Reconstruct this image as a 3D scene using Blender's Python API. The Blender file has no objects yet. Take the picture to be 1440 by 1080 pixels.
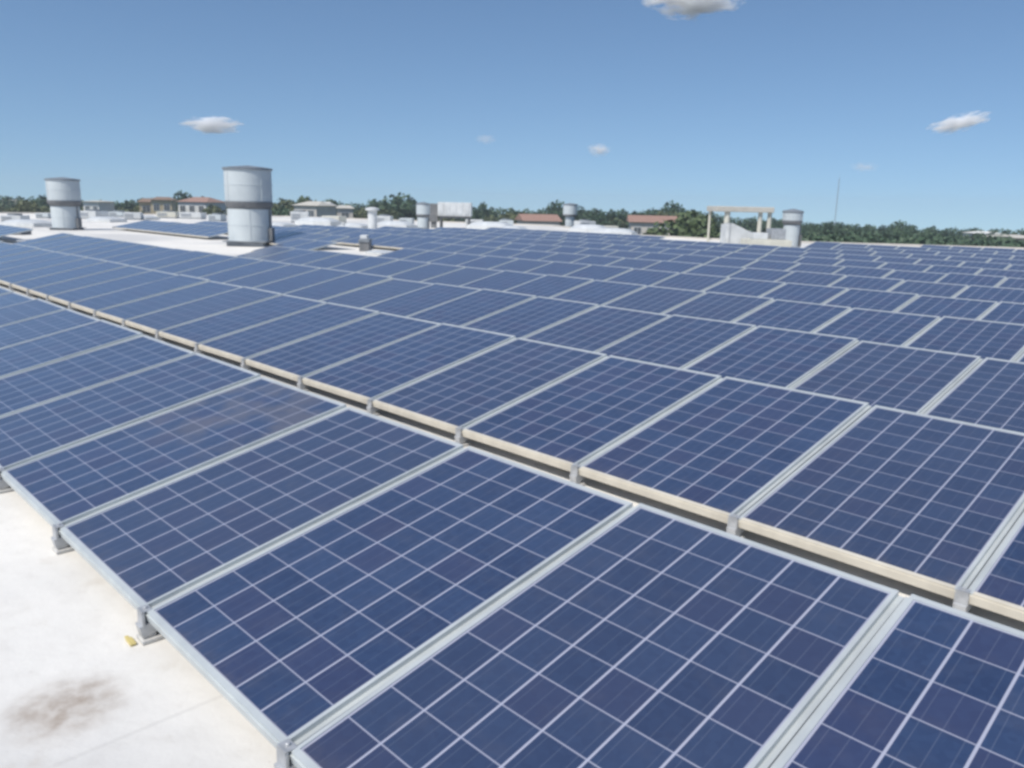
import bpy, bmesh, math, random
import numpy as np
from mathutils import Vector, Matrix
random.seed(7); rng = np.random.default_rng(7)
R = math.radians
scn = bpy.context.scene
col = scn.collection

# ------------------------------------------------------------------ camera
S = 1.07                                   # panel pitch in metres
FPX = 1133.39                              # focal length in pixels of a 1440-wide frame
YAW, PITCH, ROLL = -.794, .22, .023
CAM = Vector((1.75*S, -.908*S, 1.429*S))
_f = Vector((math.sin(YAW)*math.cos(PITCH), math.cos(YAW)*math.cos(PITCH), -math.sin(PITCH)))
_r0 = Vector((math.cos(YAW), -math.sin(YAW), 0)); _u0 = _r0.cross(_f)
CR = _r0*math.cos(ROLL) + _u0*math.sin(ROLL); CU = _u0*math.cos(ROLL) - _r0*math.sin(ROLL)
cam = bpy.data.cameras.new('camera'); cam.sensor_width = 36; cam.lens = FPX/1440*36
cam.clip_start = .05; cam.clip_end = 60000
camo = bpy.data.objects.new('camera', cam); col.objects.link(camo)
m = Matrix((CR, CU, -_f)).transposed().to_4x4(); m.translation = CAM
camo.matrix_world = m
scn.camera = camo

# ------------------------------------------------------------------ sky, sun, exposure
SUN_EL, SUN_AZ = 55, 172                   # azimuth clockwise from +Y
w = bpy.data.worlds.new('World'); scn.world = w; w.use_nodes = True
nt = w.node_tree; bg = nt.nodes['Background']
sky = nt.nodes.new('ShaderNodeTexSky'); sky.sky_type = 'NISHITA'; sky.sun_disc = False
sky.sun_elevation = R(SUN_EL); sky.sun_rotation = R(SUN_AZ)
sky.altitude = 300; sky.air_density = 1.0; sky.dust_density = .5; sky.ozone_density = 3.0
_tc = nt.nodes.new('ShaderNodeTexCoord'); _ad = nt.nodes.new('ShaderNodeVectorMath'); _ad.operation = 'ADD'; _ad.inputs[1].default_value = (0, 0, .10)
_no = nt.nodes.new('ShaderNodeVectorMath'); _no.operation = 'NORMALIZE'     # clear high-latitude air: no yellow band at the horizon
nt.links.new(_tc.outputs['Generated'], _ad.inputs[0]); nt.links.new(_ad.outputs[0], _no.inputs[0]); nt.links.new(_no.outputs[0], sky.inputs[0])
_mx = nt.nodes.new('ShaderNodeMix'); _mx.data_type = 'RGBA'; _mx.blend_type = 'MULTIPLY'; _mx.inputs[0].default_value = 1; _mx.inputs[7].default_value = (.845, .925, .965, 1)
nt.links.new(sky.outputs[0], _mx.inputs[6]); nt.links.new(_mx.outputs[2], bg.inputs[0]); bg.inputs[1].default_value = .10
sl = bpy.data.lights.new('sun', 'SUN'); sl.energy = 3.4; sl.angle = R(.53); sl.color = (1, .955, .89)
so = bpy.data.objects.new('sun', sl); col.objects.link(so)
sd = Vector((math.sin(R(SUN_AZ))*math.cos(R(SUN_EL)), math.cos(R(SUN_AZ))*math.cos(R(SUN_EL)), math.sin(R(SUN_EL))))
so.rotation_euler = sd.to_track_quat('Z', 'Y').to_euler(); so.location = (0, -10, 30)
vs = scn.view_settings; vs.view_transform = 'Standard'; vs.look = 'None'; vs.exposure = 0.3; vs.gamma = 1
scn.cycles.filter_width = 3.0              # the photo comes from a soft little camera
scn.cycles.max_bounces = 24; scn.cycles.volume_bounces = 24

# ------------------------------------------------------------------ pixel helpers (1440x1080 photo)
def ray(px, py): return _f + CR*((px-720)/FPX) - CU*((py-540)/FPX)
def on_z(px, py, z):
    d = ray(px, py); t = (z-CAM.z)/d.z
    return CAM + d*t, t
def at(px, py, depth): return CAM + ray(px, py)*depth
def roof_at(px, depth):
    # the roof point seen in column px at that depth, and its row in the photo
    y = 540
    for _ in range(40):
        P = at(px, y, depth); y += (P.z+.126)*FPX/depth*.9
    return at(px, y, depth), y
def pix(P):
    d = Vector(P)-CAM; z = d.dot(_f)
    return (720+FPX*d.dot(CR)/z, 540-FPX*d.dot(CU)/z, z)
FACE = math.atan2(_f.x, _f.y)              # yaw of the view
VIEW_ROT = -YAW                            # z-rotation that turns a thing's local -Y towards the camera

# ------------------------------------------------------------------ materials
def mat(name, colr, rough=.6, metal=0, spec=.5):
    mt = bpy.data.materials.new(name); mt.use_nodes = True
    b = mt.node_tree.nodes['Principled BSDF']
    b.inputs['Base Color'].default_value = (*colr, 1); b.inputs['Roughness'].default_value = rough
    b.inputs['Metallic'].default_value = metal; b.inputs['Specular IOR Level'].default_value = spec
    return mt, mt.node_tree, b
class N:                                   # tiny node helper
    def __init__(s, nt): s.t = nt
    def new(s, kind, **kw):
        n = s.t.nodes.new(kind)
        for k, v in kw.items(): setattr(n, k, v)
        return n
    def link(s, a, b): s.t.links.new(a, b)
    def val(s, x, sock):
        if isinstance(x, (int, float)): sock.default_value = x
        else: s.link(x, sock)
    def math(s, op, a, b=0, c=None, clamp=False):
        n = s.new('ShaderNodeMath', operation=op, use_clamp=clamp)
        s.val(a, n.inputs[0]); s.val(b, n.inputs[1])
        if c is not None: s.val(c, n.inputs[2])
        return n.outputs[0]
    def mix(s, f, a, b):
        n = s.new('ShaderNodeMix', data_type='RGBA')
        s.val(f, n.inputs[0])
        for x, i in ((a, 6), (b, 7)):
            if isinstance(x, tuple): n.inputs[i].default_value = (*x, 1)
            else: s.link(x, n.inputs[i])
        return n.outputs[2]
    def noise(s, scale, detail=4, vec=None, rough=.55):
        n = s.new('ShaderNodeTexNoise'); n.inputs['Scale'].default_value = scale
        n.inputs['Detail'].default_value = detail; n.inputs['Roughness'].default_value = rough
        if vec is not None: s.link(vec, n.inputs['Vector'])
        return n.outputs[0]
    def ramp(s, v, lo, hi):
        n = s.new('ShaderNodeMapRange'); s.link(v, n.inputs[0])
        n.inputs[1].default_value = lo; n.inputs[2].default_value = hi; n.clamp = True
        n.interpolation_type = 'SMOOTHSTEP'
        return n.outputs[0]
    def bump(s, h, strength, dist, b):
        n = s.new('ShaderNodeBump'); n.inputs['Strength'].default_value = strength; n.inputs['Distance'].default_value = dist
        s.link(h, n.inputs['Height']); s.link(n.outputs[0], b.inputs['Normal'])
def noisy(name, c1, c2, scale, rough=.6, metal=0, detail=5, bump=0, coord='Object', lo=.35, hi=.65):
    mt, t, b = mat(name, c1, rough, metal); n = N(t)
    tc = n.new('ShaderNodeTexCoord')
    f = n.noise(scale, detail, tc.outputs[coord])
    n.link(n.mix(n.ramp(f, lo, hi), c1, c2), b.inputs['Base Color'])
    if bump: n.bump(f, bump, .02, b)
    return mt

def cell_material():
    mt, t, b = mat('polycrystalline_cells', (.02, .03, .1), .13, 0, .5); n = N(t)
    uv = n.new('ShaderNodeUVMap'); sep = n.new('ShaderNodeSeparateXYZ'); n.link(uv.outputs[0], sep.inputs[0])
    u, v = sep.outputs[0], sep.outputs[1]                      # 0..6 and 0..10, one unit per cell
    fu = n.math('FRACT', u); fv = n.math('FRACT', v)
    du = n.math('ABSOLUTE', n.math('SUBTRACT', fu, .5)); dv = n.math('ABSOLUTE', n.math('SUBTRACT', fv, .5))
    gu = n.math('GREATER_THAN', du, .4755); gv = n.math('GREATER_THAN', dv, .4835)
    gap = n.math('MAXIMUM', gu, n.math('MULTIPLY', gv, .72))
    # the margin of backsheet round the cells
    for x, hi in ((u, 6), (v, 10)):
        gap = n.math('MAXIMUM', gap, n.math('LESS_THAN', x, 0)); gap = n.math('MAXIMUM', gap, n.math('GREATER_THAN', x, hi))
    bus = n.math('COMPARE', n.math('FRACT', n.math('MULTIPLY', fu, 3)), .5, .022)
    isl = n.new('ShaderNodeNewGeometry').outputs['Random Per Island']
    oi = n.new('ShaderNodeObjectInfo').outputs['Random']
    rnd = n.math('FRACT', n.math('ADD', n.math('MULTIPLY', isl, 7.31), oi))
    comb = n.new('ShaderNodeCombineXYZ'); n.link(n.math('FLOOR', u), comb.inputs[0]); n.link(n.math('FLOOR', v), comb.inputs[1]); n.link(n.math('MULTIPLY', rnd, 50), comb.inputs[2])
    wn = n.new('ShaderNodeTexWhiteNoise'); n.link(comb.outputs[0], wn.inputs[0])
    # crystal grain
    vor = n.new('ShaderNodeTexVoronoi'); vor.inputs['Scale'].default_value = 7
    off = n.new('ShaderNodeVectorMath', operation='ADD'); n.link(uv.outputs[0], off.inputs[0])
    c3 = n.new('ShaderNodeCombineXYZ'); n.link(n.math('MULTIPLY', rnd, 90), c3.inputs[0]); n.link(n.math('MULTIPLY', wn.outputs[0], 40), c3.inputs[1])
    n.link(c3.outputs[0], off.inputs[1]); n.link(off.outputs[0], vor.inputs['Vector'])
    grain = n.new('ShaderNodeSeparateColor'); n.link(vor.outputs['Color'], grain.inputs[0])
    mixv = n.math('ADD', n.math('MULTIPLY', wn.outputs[0], .6), n.math('MULTIPLY', grain.outputs[0], .4))
    c = n.mix(mixv, (.021, .037, .090), (.035, .060, .130))
    wn2 = n.new('ShaderNodeTexWhiteNoise'); sc = n.new('ShaderNodeVectorMath', operation='SCALE'); n.link(comb.outputs[0], sc.inputs[0]); sc.inputs['Scale'].default_value = 3.7
    n.link(sc.outputs[0], wn2.inputs[0])
    c = n.mix(n.math('MULTIPLY', n.math('GREATER_THAN', wn2.outputs[0], .8), .35), c, (.044, .042, .098))   # a few purplish cells
    c = n.mix(n.math('MULTIPLY', n.ramp(n.math('FRACT', n.math('MULTIPLY', rnd, 13.7)), .35, 1), .38), c, (.042, .055, .100))   # batch tone
    c = n.mix(n.math('MULTIPLY', bus, .22), c, (.22, .24, .30))
    c = n.mix(n.math('MULTIPLY', gap, .9), c, (.40, .41, .50))
    # thin uneven dust, heavier towards the low edge, and a brown sheen painted into one module's colour
    tc = n.new('ShaderNodeTexCoord')
    d = n.ramp(n.noise(1.3, 5, off.outputs[0]), .45, .8)
    low = n.math('MULTIPLY', n.math('SUBTRACT', 1, n.ramp(v, -.1, .7)), n.ramp(n.noise(2.2, 4, off.outputs[0]), .35, .7))
    dust = n.math('ADD', n.math('MULTIPLY', d, .06), n.math('MULTIPLY', low, .13))
    at_ = n.new('ShaderNodeAttribute', attribute_type='OBJECT', attribute_name='brown_sheen')
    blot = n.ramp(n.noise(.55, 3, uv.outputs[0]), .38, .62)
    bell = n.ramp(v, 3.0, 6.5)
    brown_sheen = n.math('MULTIPLY', n.math('MULTIPLY', at_.outputs['Fac'], blot), bell)
    c = n.mix(n.math('ADD', dust, n.math('MULTIPLY', brown_sheen, .30), clamp=True), c, (.22, .18, .15))
    b.inputs['Sheen Weight'].default_value = .28; b.inputs['Sheen Roughness'].default_value = .45; b.inputs['Sheen Tint'].default_value = (.85, .92, 1, 1)   # fine dust
    n.link(c, b.inputs['Base Color'])
    n.link(n.math('ADD', .12, n.math('MULTIPLY', d, .12)), b.inputs['Roughness'])
    return mt

def roof_material():
    mt, t, b = mat('white_roof_membrane', (.8, .8, .8), .7, 0, .3); n = N(t)
    g = n.new('ShaderNodeNewGeometry').outputs['Position']
    f1 = n.ramp(n.noise(.7, 6, g), .4, .75); f2 = n.ramp(n.noise(9, 6, g), .45, .8)
    c = n.mix(n.math('MULTIPLY', f1, .35), (.80, .77, .71), (.64, .61, .56))
    c = n.mix(n.math('MULTIPLY', f2, .22), c, (.50, .46, .40))
    c = n.mix(n.math('MULTIPLY', n.ramp(n.noise(.16, 5, g), .44, .62), .55), c, (.44, .44, .44))   # weathered areas
    sep = n.new('ShaderNodeSeparateXYZ'); n.link(g, sep.inputs[0])
    seam = n.math('LESS_THAN', n.math('FRACT', n.math('MULTIPLY', n.math('ADD', sep.outputs[0], .55), .33)), .006)
    c = n.mix(n.math('MULTIPLY', seam, .3), c, (.5, .48, .45))
    lap = n.math('LESS_THAN', n.math('ABSOLUTE', n.math('SUBTRACT', n.math('FRACT', n.math('MULTIPLY', n.math('ADD', sep.outputs[0], .62), .33)), .5)), .012)
    c = n.mix(n.math('MULTIPLY', lap, .07), c, (.5, .48, .45))
    grit = n.math('MULTIPLY', n.ramp(n.noise(70, 3, g), .66, .74), n.ramp(n.noise(3, 3, g), .45, .7))
    c = n.mix(n.math('MULTIPLY', grit, .6), c, (.30, .26, .21))
    scuff = n.ramp(n.noise(4.5, 8, g, .7), .55, .72)
    c = n.mix(n.math('MULTIPLY', scuff, .28), c, (.52, .46, .38))
    # a brown puddle stain on the membrane
    q, _ = on_z(92, 1000, -.14)
    vd = n.new('ShaderNodeVectorMath', operation='DISTANCE'); n.link(g, vd.inputs[0]); vd.inputs[1].default_value = q
    wob = n.math('ADD', vd.outputs['Value'], n.math('MULTIPLY', n.math('SUBTRACT', n.noise(11, 5, g), .5), .16))
    st = n.math('SUBTRACT', 1, n.ramp(wob, .03, .24))
    st = n.math('MULTIPLY', st, n.math('ADD', .45, n.math('MULTIPLY', n.ramp(n.noise(16, 5, g), .3, .7), .55)))
    c = n.mix(n.math('MULTIPLY', st, .85, clamp=True), c, (.30, .235, .18))
    n.link(c, b.inputs['Base Color'])
    n.bump(n.noise(2.5, 5, g), .35, .05, b)
    return mt

M = {
 'cells': cell_material(), 'roof': roof_material(),
 'frame': noisy('anodised_aluminium', (.60, .63, .62), (.50, .53, .53), 3, .42, .25),
 'rail': noisy('sunlit_front_rail', (.66, .615, .52), (.54, .50, .42), 3, .5),  # warm sunlight on the front faces put into the cream
 'backsheet': noisy('white_backsheet', (.62, .62, .62), (.52, .52, .52), 3, .6),
 'galv': noisy('galvanised_steel', (.50, .51, .52), (.36, .37, .38), 18, .45, .35),
 'concrete': noisy('ballast_concrete', (.58, .57, .54), (.46, .45, .43), 14, .9, bump=.3),
 'yellow': noisy('yellow_plastic', (.66, .54, .20), (.55, .45, .18), 9, .5),
 'drum': noisy('grey_painted_steel', (.54, .58, .585), (.49, .53, .54), 1.2, .75),
 'dark': noisy('dark_weathered_metal', (.14, .145, .15), (.19, .19, .19), 4, .7),
 'cap': noisy('grey_cap_metal', (.16, .18, .20), (.24, .26, .28), 4, .5),
 'white': noisy('white_painted_metal', (.66, .67, .66), (.54, .55, .54), 2, .5),
 'cream': noisy('cream_painted_metal', (.66, .64, .54), (.56, .54, .46), 2, .55),
 'dome': noisy('white_acrylic_dome', (.60, .62, .62), (.50, .52, .53), 2, .4),
 'tan': noisy('tan_stucco', (.56, .46, .30), (.48, .39, .25), .8, .85),
 'pale': noisy('pale_stucco', (.60, .56, .50), (.52, .48, .43), .8, .85),
 'whitewall': noisy('white_stucco', (.76, .75, .71), (.66, .65, .61), .8, .85),
 'brownroof': noisy('brown_shingle', (.20, .13, .09), (.28, .19, .14), 3, .9),
 'pinkroof': noisy('faded_red_shingle', (.36, .22, .17), (.29, .17, .13), 3, .9),
 'beigeroof': noisy('beige_roofing', (.56, .53, .46), (.48, .45, .39), 2, .85),
 'glass': noisy('dark_window_glass', (.08, .09, .10), (.13, .14, .15), 2, .08),
 'bark': noisy('bark', (.10, .075, .05), (.06, .045, .03), 6, .95),
 'wallside': noisy('tilt_up_concrete', (.55, .54, .50), (.46, .45, .42), .5, .85),
 'ground': noisy('dry_grass_ground', (.07, .085, .035), (.12, .11, .06), .03, .95, coord='Object'),
}
def leaf_mat(name, c1, c2):
    mt, t, b = mat(name, c1, .55, 0, .25); n = N(t)
    isl = n.new('ShaderNodeNewGeometry').outputs['Random Per Island']
    oi = n.new('ShaderNodeObjectInfo').outputs['Random']
    f = n.math('ADD', n.math('MULTIPLY', isl, .6), n.math('MULTIPLY', oi, .4))
    n.link(n.mix(f, c1, c2), b.inputs['Base Color'])
    b.inputs['Transmission Weight'].default_value = 0
    return mt
M['leaf_dark'] = leaf_mat('dark_leaves', (.040, .075, .042), (.080, .125, .065))
M['leaf_mid'] = leaf_mat('mid_leaves', (.055, .090, .038), (.115, .150, .065))
M['leaf_olive'] = leaf_mat('olive_leaves', (.075, .095, .040), (.140, .150, .070))

# ------------------------------------------------------------------ mesh builder
class MB:
    def __init__(s): s.bm = bmesh.new()
    def box(s, x0, x1, y0, y1, z0, z1, mtx=None, bevel=0):
        r = bmesh.ops.create_cube(s.bm, size=1)
        vs_ = r['verts']
        for v in vs_: v.co = Vector(((x0+x1)/2+v.co.x*(x1-x0), (y0+y1)/2+v.co.y*(y1-y0), (z0+z1)/2+v.co.z*(z1-z0)))
        if bevel:
            es = list({e for v in vs_ for e in v.link_edges})
            r2 = bmesh.ops.bevel(s.bm, geom=es, offset=bevel, segments=2, affect='EDGES', profile=.6)
            vs_ = [v for v in r2['verts']]
        if mtx is not None:
            for v in vs_: v.co = mtx @ v.co
        return s
    def lathe(s, prof, seg=40, cx=0, cy=0, cap=True):
        rings = []
        for r_, z in prof:
            rings.append([s.bm.verts.new((cx+r_*math.cos(2*math.pi*i/seg), cy+r_*math.sin(2*math.pi*i/seg), z)) for i in range(seg)])
        for a, b in zip(rings, rings[1:]):
            for i in range(seg):
                j = (i+1) % seg
                s.bm.faces.new((a[i], a[j], b[j], b[i]))
        if cap:
            s.bm.faces.new(rings[-1]); s.bm.faces.new(rings[0][::-1])
        return s
    def tube(s, p, q, r0, r1=None, seg=10):
        r1 = r0 if r1 is None else r1
        p, q = Vector(p), Vector(q); d = (q-p).normalized()
        a = d.orthogonal().normalized(); b = d.cross(a)
        A = [s.bm.verts.new(p+(a*math.cos(t)+b*math.sin(t))*r0) for t in [2*math.pi*i/seg for i in range(seg)]]
        B = [s.bm.verts.new(q+(a*math.cos(t)+b*math.sin(t))*r1) for t in [2*math.pi*i/seg for i in range(seg)]]
        for i in range(seg):
            j = (i+1) % seg; s.bm.faces.new((A[i], A[j], B[j], B[i]))
        s.bm.faces.new(A[::-1]); s.bm.faces.new(B)
        return s
    def poly(s, pts):
        s.bm.faces.new([s.bm.verts.new(p) for p in pts]); return s
    def prism(s, pts, z0, z1):               # plan polygon, counter-clockwise
        a = [s.bm.verts.new((p[0], p[1], z0)) for p in pts]; b = [s.bm.verts.new((p[0], p[1], z1)) for p in pts]
        s.bm.faces.new(b); s.bm.faces.new(a[::-1])
        for i in range(len(pts)):
            j = (i+1) % len(pts); s.bm.faces.new((a[i], a[j], b[j], b[i]))
        return s
    def build(s, name, material, parent=None, smooth=False, loc=None, rz=None):
        me = bpy.data.meshes.new(name); s.bm.normal_update(); s.bm.to_mesh(me); s.bm.free()
        me.materials.append(material)
        if smooth:
            me.shade_smooth(); me.set_sharp_from_angle(angle=R(40))
        o = bpy.data.objects.new(name, me); col.objects.link(o)
        if parent is not None: o.parent = parent
        if loc is not None: o.location = loc
        if rz is not None: o.rotation_euler = (0, 0, rz)
        return o
def tag(o, label=None, cat=None, group=None, kind=None):
    for k, v in (('label', label), ('category', cat), ('group', group), ('kind', kind)):
        if v: o[k] = v
    return o
def empty(name, loc, rz=0):
    o = bpy.data.objects.new(name, None); col.objects.link(o); o.location = loc; o.rotation_euler = (0, 0, rz)
    o.empty_display_size = .2
    return o
def copy_tree(o, kids):
    c = o.copy(); col.objects.link(c)
    for k in kids:
        d = k.copy(); col.objects.link(d); d.parent = c
    return c
def plain_mesh(name, verts, faces, material):
    me = bpy.data.meshes.new(name); me.from_pydata([tuple(v) for v in verts], [], faces); me.materials.append(material)
    o = bpy.data.objects.new(name, me); col.objects.link(o); return o

# ------------------------------------------------------------------ ground and roof
ROOF_Z, GZ = -.126, -11.0
def ground_z(d):
    return GZ if d < 260 else GZ - (d-260)*.022 if d < 3000 else GZ - 60.3 - (d-3000)*.05
rad = [0, 20, 60, 120, 180, 260, 330, 420, 520, 610]
V = []; Fc = []; seg = 64
for ri, r_ in enumerate(rad):
    for i in range(seg):
        a = 2*math.pi*i/seg
        V.append((CAM.x+r_*math.cos(a), CAM.y+r_*math.sin(a), ground_z(r_) + (random.uniform(-.3, .3) if 60 < r_ < 400 else 0)))
for ri in range(len(rad)-1):
    for i in range(seg):
        j = (i+1) % seg
        if ri == 0: Fc.append((0, seg+i, seg+j)) if False else Fc.append((ri*seg+i, (ri+1)*seg+i, (ri+1)*seg+j, ri*seg+j))
        else: Fc.append((ri*seg+i, (ri+1)*seg+i, (ri+1)*seg+j, ri*seg+j))
# the innermost ring collapses to one point
tag(plain_mesh('ground', V[seg-1:] , [tuple(0 if k < seg else k-seg+1 for k in f) if min(f) >= seg else tuple(dict.fromkeys(0 if k < seg else k-seg+1 for k in f)) for f in Fc], M['ground']), kind='structure')

edge_px = [(1440, 351), (1330, 347.5), (1200, 344), (1000, 337.5), (885, 331.5), (780, 318), (600, 312), (400, 305), (200, 302), (0, 300)]
edge = [on_z(x, y, ROOF_Z)[0] for x, y in edge_px]
e0 = edge[0] + (edge[0]-edge[1]).normalized()*40
poly = [Vector((60, -25, 0)), e0] + edge + [edge[-1] + (edge[-1]-edge[-2]).normalized()*25, Vector((-95, -25, 0))]
poly = [(p.x, p.y) for p in poly]
mb = MB(); mb.poly([(x, y, ROOF_Z) for x, y in poly]); roof = mb.build('roof', M['roof']); tag(roof, kind='structure')
mb = MB()
for i in range(len(poly)):
    j = (i+1) % len(poly); (x0, y0), (x1, y1) = poly[i], poly[j]
    mb.poly([(x0, y0, GZ-.5), (x1, y1, GZ-.5), (x1, y1, ROOF_Z-.004), (x0, y0, ROOF_Z-.004)])
wl = mb.build('warehouse_wall', M['wallside']); tag(wl, 'pale concrete walls of the flat roofed building under the panels', 'wall')
# low metal coping along the far edges of the roof
mb = MB()
for a, b in zip(range(1, len(poly)-2), range(2, len(poly)-1)):
    p, q = Vector((*poly[a], 0)), Vector((*poly[b], 0)); d = (q-p); L_ = d.length; ang = math.atan2(d.y, d.x)
    mb.box(0, L_, -.02, .14, ROOF_Z-.05, ROOF_Z+.10, Matrix.Translation(p) @ Matrix.Rotation(ang, 4, 'Z'))
tag(mb.build('roof_coping', M['pale']), 'low pale metal coping running along the far edge of the roof', 'coping')

def inside(x, y, inset=0):
    c = False
    for i in range(len(poly)):
        (x0, y0), (x1, y1) = poly[i], poly[(i+1) % len(poly)]
        if (y0 > y) != (y1 > y) and x < (x1-x0)*(y-y0)/(y1-y0)+x0: c = not c
    return c

# ------------------------------------------------------------------ solar panels
TILT = .207; PL = 1.531*S; ROWP = 2.414*S; PW = S-.006; TH = .043
OFF = [0, -.068*S, -.161*S, -.266*S, -.352*S]
def row_off(r): return OFF[r] if r < len(OFF) else -.352*S - .088*S*(r-4)
def frame_mesh():
    mb = MB(); a, b = PW/2, PL
    lip, fw = .018, .036
    # top bands, then a lower outer lip on the long sides: the groove seen between neighbours
    for s in (-1, 1):
        x0, x1 = sorted((s*(a-lip), s*(a-lip-.014))); mb.box(x0, x1, 0, b, -TH, 0)
        x0, x1 = sorted((s*a, s*(a-lip-.0005))); mb.box(x0, x1, .001, b-.001, -TH, -.018)
    ix = a-lip-.0135
    mb.box(-ix, ix, b-.022, b-.0005, -TH+.001, -.0006)
    return mb
def sheet_data():
    a = PW/2-.0315; y0, y1 = .021, PL-.021
    cu, cv = .1655, .1588
    mu = (2*a-6*cu)/2; mv = (y1-y0-10*cv)/2
    vs_ = [(-a, y0, -.005), (a, y0, -.005), (a, y1, -.005), (-a, y1, -.005)]
    uv = [(-mu/cu, -mv/cv), (6+mu/cu, -mv/cv), (6+mu/cu, 10+mv/cv), (-mu/cu, 10+mv/cv)]
    return vs_, uv
root = empty('solar_panel', (0, 0, 0))
fr = frame_mesh().build('frame', M['frame'], root)
sv, suv = sheet_data()
me = bpy.data.meshes.new('cell_sheet'); me.from_pydata(sv, [], [(0, 1, 2, 3)]); ul = me.uv_layers.new(name='UVMap')
for i in range(4): ul.data[i].uv = suv[i]
me.materials.append(M['cells'])
gl = bpy.data.objects.new('cell_sheet', me); col.objects.link(gl); gl.parent = root
mb = MB(); mb.box(-PW/2+.033, PW/2-.033, .022, PL-.022, -.016, -.011); mb.box(-.06, .06, PL-.25, PL-.15, -.035, -.0165)
bk = mb.build('backsheet', M['backsheet'], root)
def rail_mesh(depth):
    mb = MB(); ix = PW/2-.0315
    mb.box(-ix, ix, .0005, .022, -TH+.001, -.0006); mb.box(-PW/2+.002, PW/2-.002, -.006, .0004, -depth, -.010)
    return mb
frl = rail_mesh(.041).build('front_rail', M['frame'], root)
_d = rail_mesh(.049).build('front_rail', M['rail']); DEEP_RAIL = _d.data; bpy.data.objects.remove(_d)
KIDS = [fr, gl, bk, frl]

HOLES = []                                  # (row, xmin, xmax) stretches of bare roof
XMIN = {0: -47, 1: -47, 2: -34.0, 3: -17.0, 4: -20.4, 5: -40, 6: -39, 7: -34, 8: -31, 9: -30, 10: -28.5, 11: -13.2, 12: -9.2}
HOLES += [(2, -29.3, -25.8), (4, -19.1, -15.4), (5, -21.6, -17.3), (5, -29.5, -26.0), (10, -18.0, -10.8), (6, -27.0, -24.8)]
ORD = ['first', 'second', 'third', 'fourth', 'fifth', 'sixth', 'seventh', 'eighth', 'ninth', 'tenth', 'eleventh', 'twelfth', 'thirteenth', 'fourteenth', 'fifteenth', 'sixteenth', 'seventeenth', 'eighteenth', 'nineteenth']
def ordinal(n):
    if n < 19: return ORD[n]
    n += 1; tens = {2: 'twenty', 3: 'thirty', 4: 'forty', 5: 'fifty'}[n//10]
    return tens+'-'+ORD[n % 10-1] if n % 10 else tens[:-1]+'ieth'
cand = []
for r in range(13):
    k = 8
    while True:
        k -= 1
        x = (k+.5)*S + row_off(r)
        if x < XMIN[r]: break
        if any(h[0] == r and h[1] < x < h[2] for h in HOLES): continue
        y = r*ROWP - (.035 if r else 0)
        if not (inside(x-.6, y+PL+.5) and inside(x+.6, y+PL+.5)): continue
        P = [(x+sx*PW/2, y+e*PL*math.cos(TILT), e*PL*math.sin(TILT)) for sx, e in ((-1, 0), (1, 0), (1, 1), (-1, 1))]
        if min((Vector(p)-CAM).dot(_f) for p in P) < .15: continue
        px = [pix(p) for p in P]
        xs = [p[0] for p in px]; ys = [p[1] for p in px]
        area = 0
        for i in range(4): area += px[i][0]*px[(i+1) % 4][1]-px[(i+1) % 4][0]*px[i][1]
        vis = max(xs) > 0 and min(xs) < 1440 and min(ys) < 1080
        cand.append(dict(r=r, k=k, x=x, y=y, vis=vis, area=abs(area), right=min(xs) >= 1440, cx=sum(xs)/4))
cand.sort(key=lambda c: -c['area'])
vis = [c for c in cand if c['vis']]
near_out = [c for c in cand if not c['vis'] and min(abs(c['cx']-1440), abs(c['cx'])) < 900 and (c['right'] or c['r'] == 0)]
single = vis[:300]; rest = vis[300:]
outs = []
for r in range(13):
    outs += [c for c in sorted((c for c in near_out if c['r'] == r and c['right']), key=lambda c: c['cx'])[:2]]
outs += [c for c in near_out if c['r'] == 0 and not c['right']][:6]
for r in range(13):
    row = sorted((c for c in vis if c['r'] == r), key=lambda c: -c['cx'])
    for i, c in enumerate(row): c['n'] = i
ROWNAME = ['front row', 'second row'] + [ORD[r]+' row' for r in range(2, 13)]
first = True
for c in single+outs:
    if first: o = root; first = False; kids = KIDS
    else: o = copy_tree(root, KIDS)
    o.location = (c['x'], c['y'], 0)
    o.rotation_euler = (TILT + random.gauss(0, .004), random.gauss(0, .0026), random.gauss(0, .0008))
    if c['r'] > 0:                          # the rows behind carry a deeper rail, tinted cream for the sun on it
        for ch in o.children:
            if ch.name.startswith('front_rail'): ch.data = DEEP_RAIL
    if not c['vis']:
        lab = 'blue solar panel of the %s lying just beyond the edge of the photo' % ROWNAME[c['r']]
        tag(o, lab, 'solar panel', 'solar panels beyond the edge of the photo, ' + ROWNAME[c['r']])
        continue
    edge_ = 'rightmost' if c['n'] == 0 else ordinal(c['n']) + ' from the right edge'
    lab = 'blue gridded solar panel in the %s, %s of the photo' % (ROWNAME[c['r']], edge_)
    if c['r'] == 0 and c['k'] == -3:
        lab = 'solar panel with a painted brownish sheen over its upper half, front row'
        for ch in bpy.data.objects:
            if ch.parent == o and ch.name.startswith('cell_sheet'): ch['brown_sheen'] = 1.0
    tag(o, lab, 'solar panel', 'solar panels in rows on the white roof')
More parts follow.
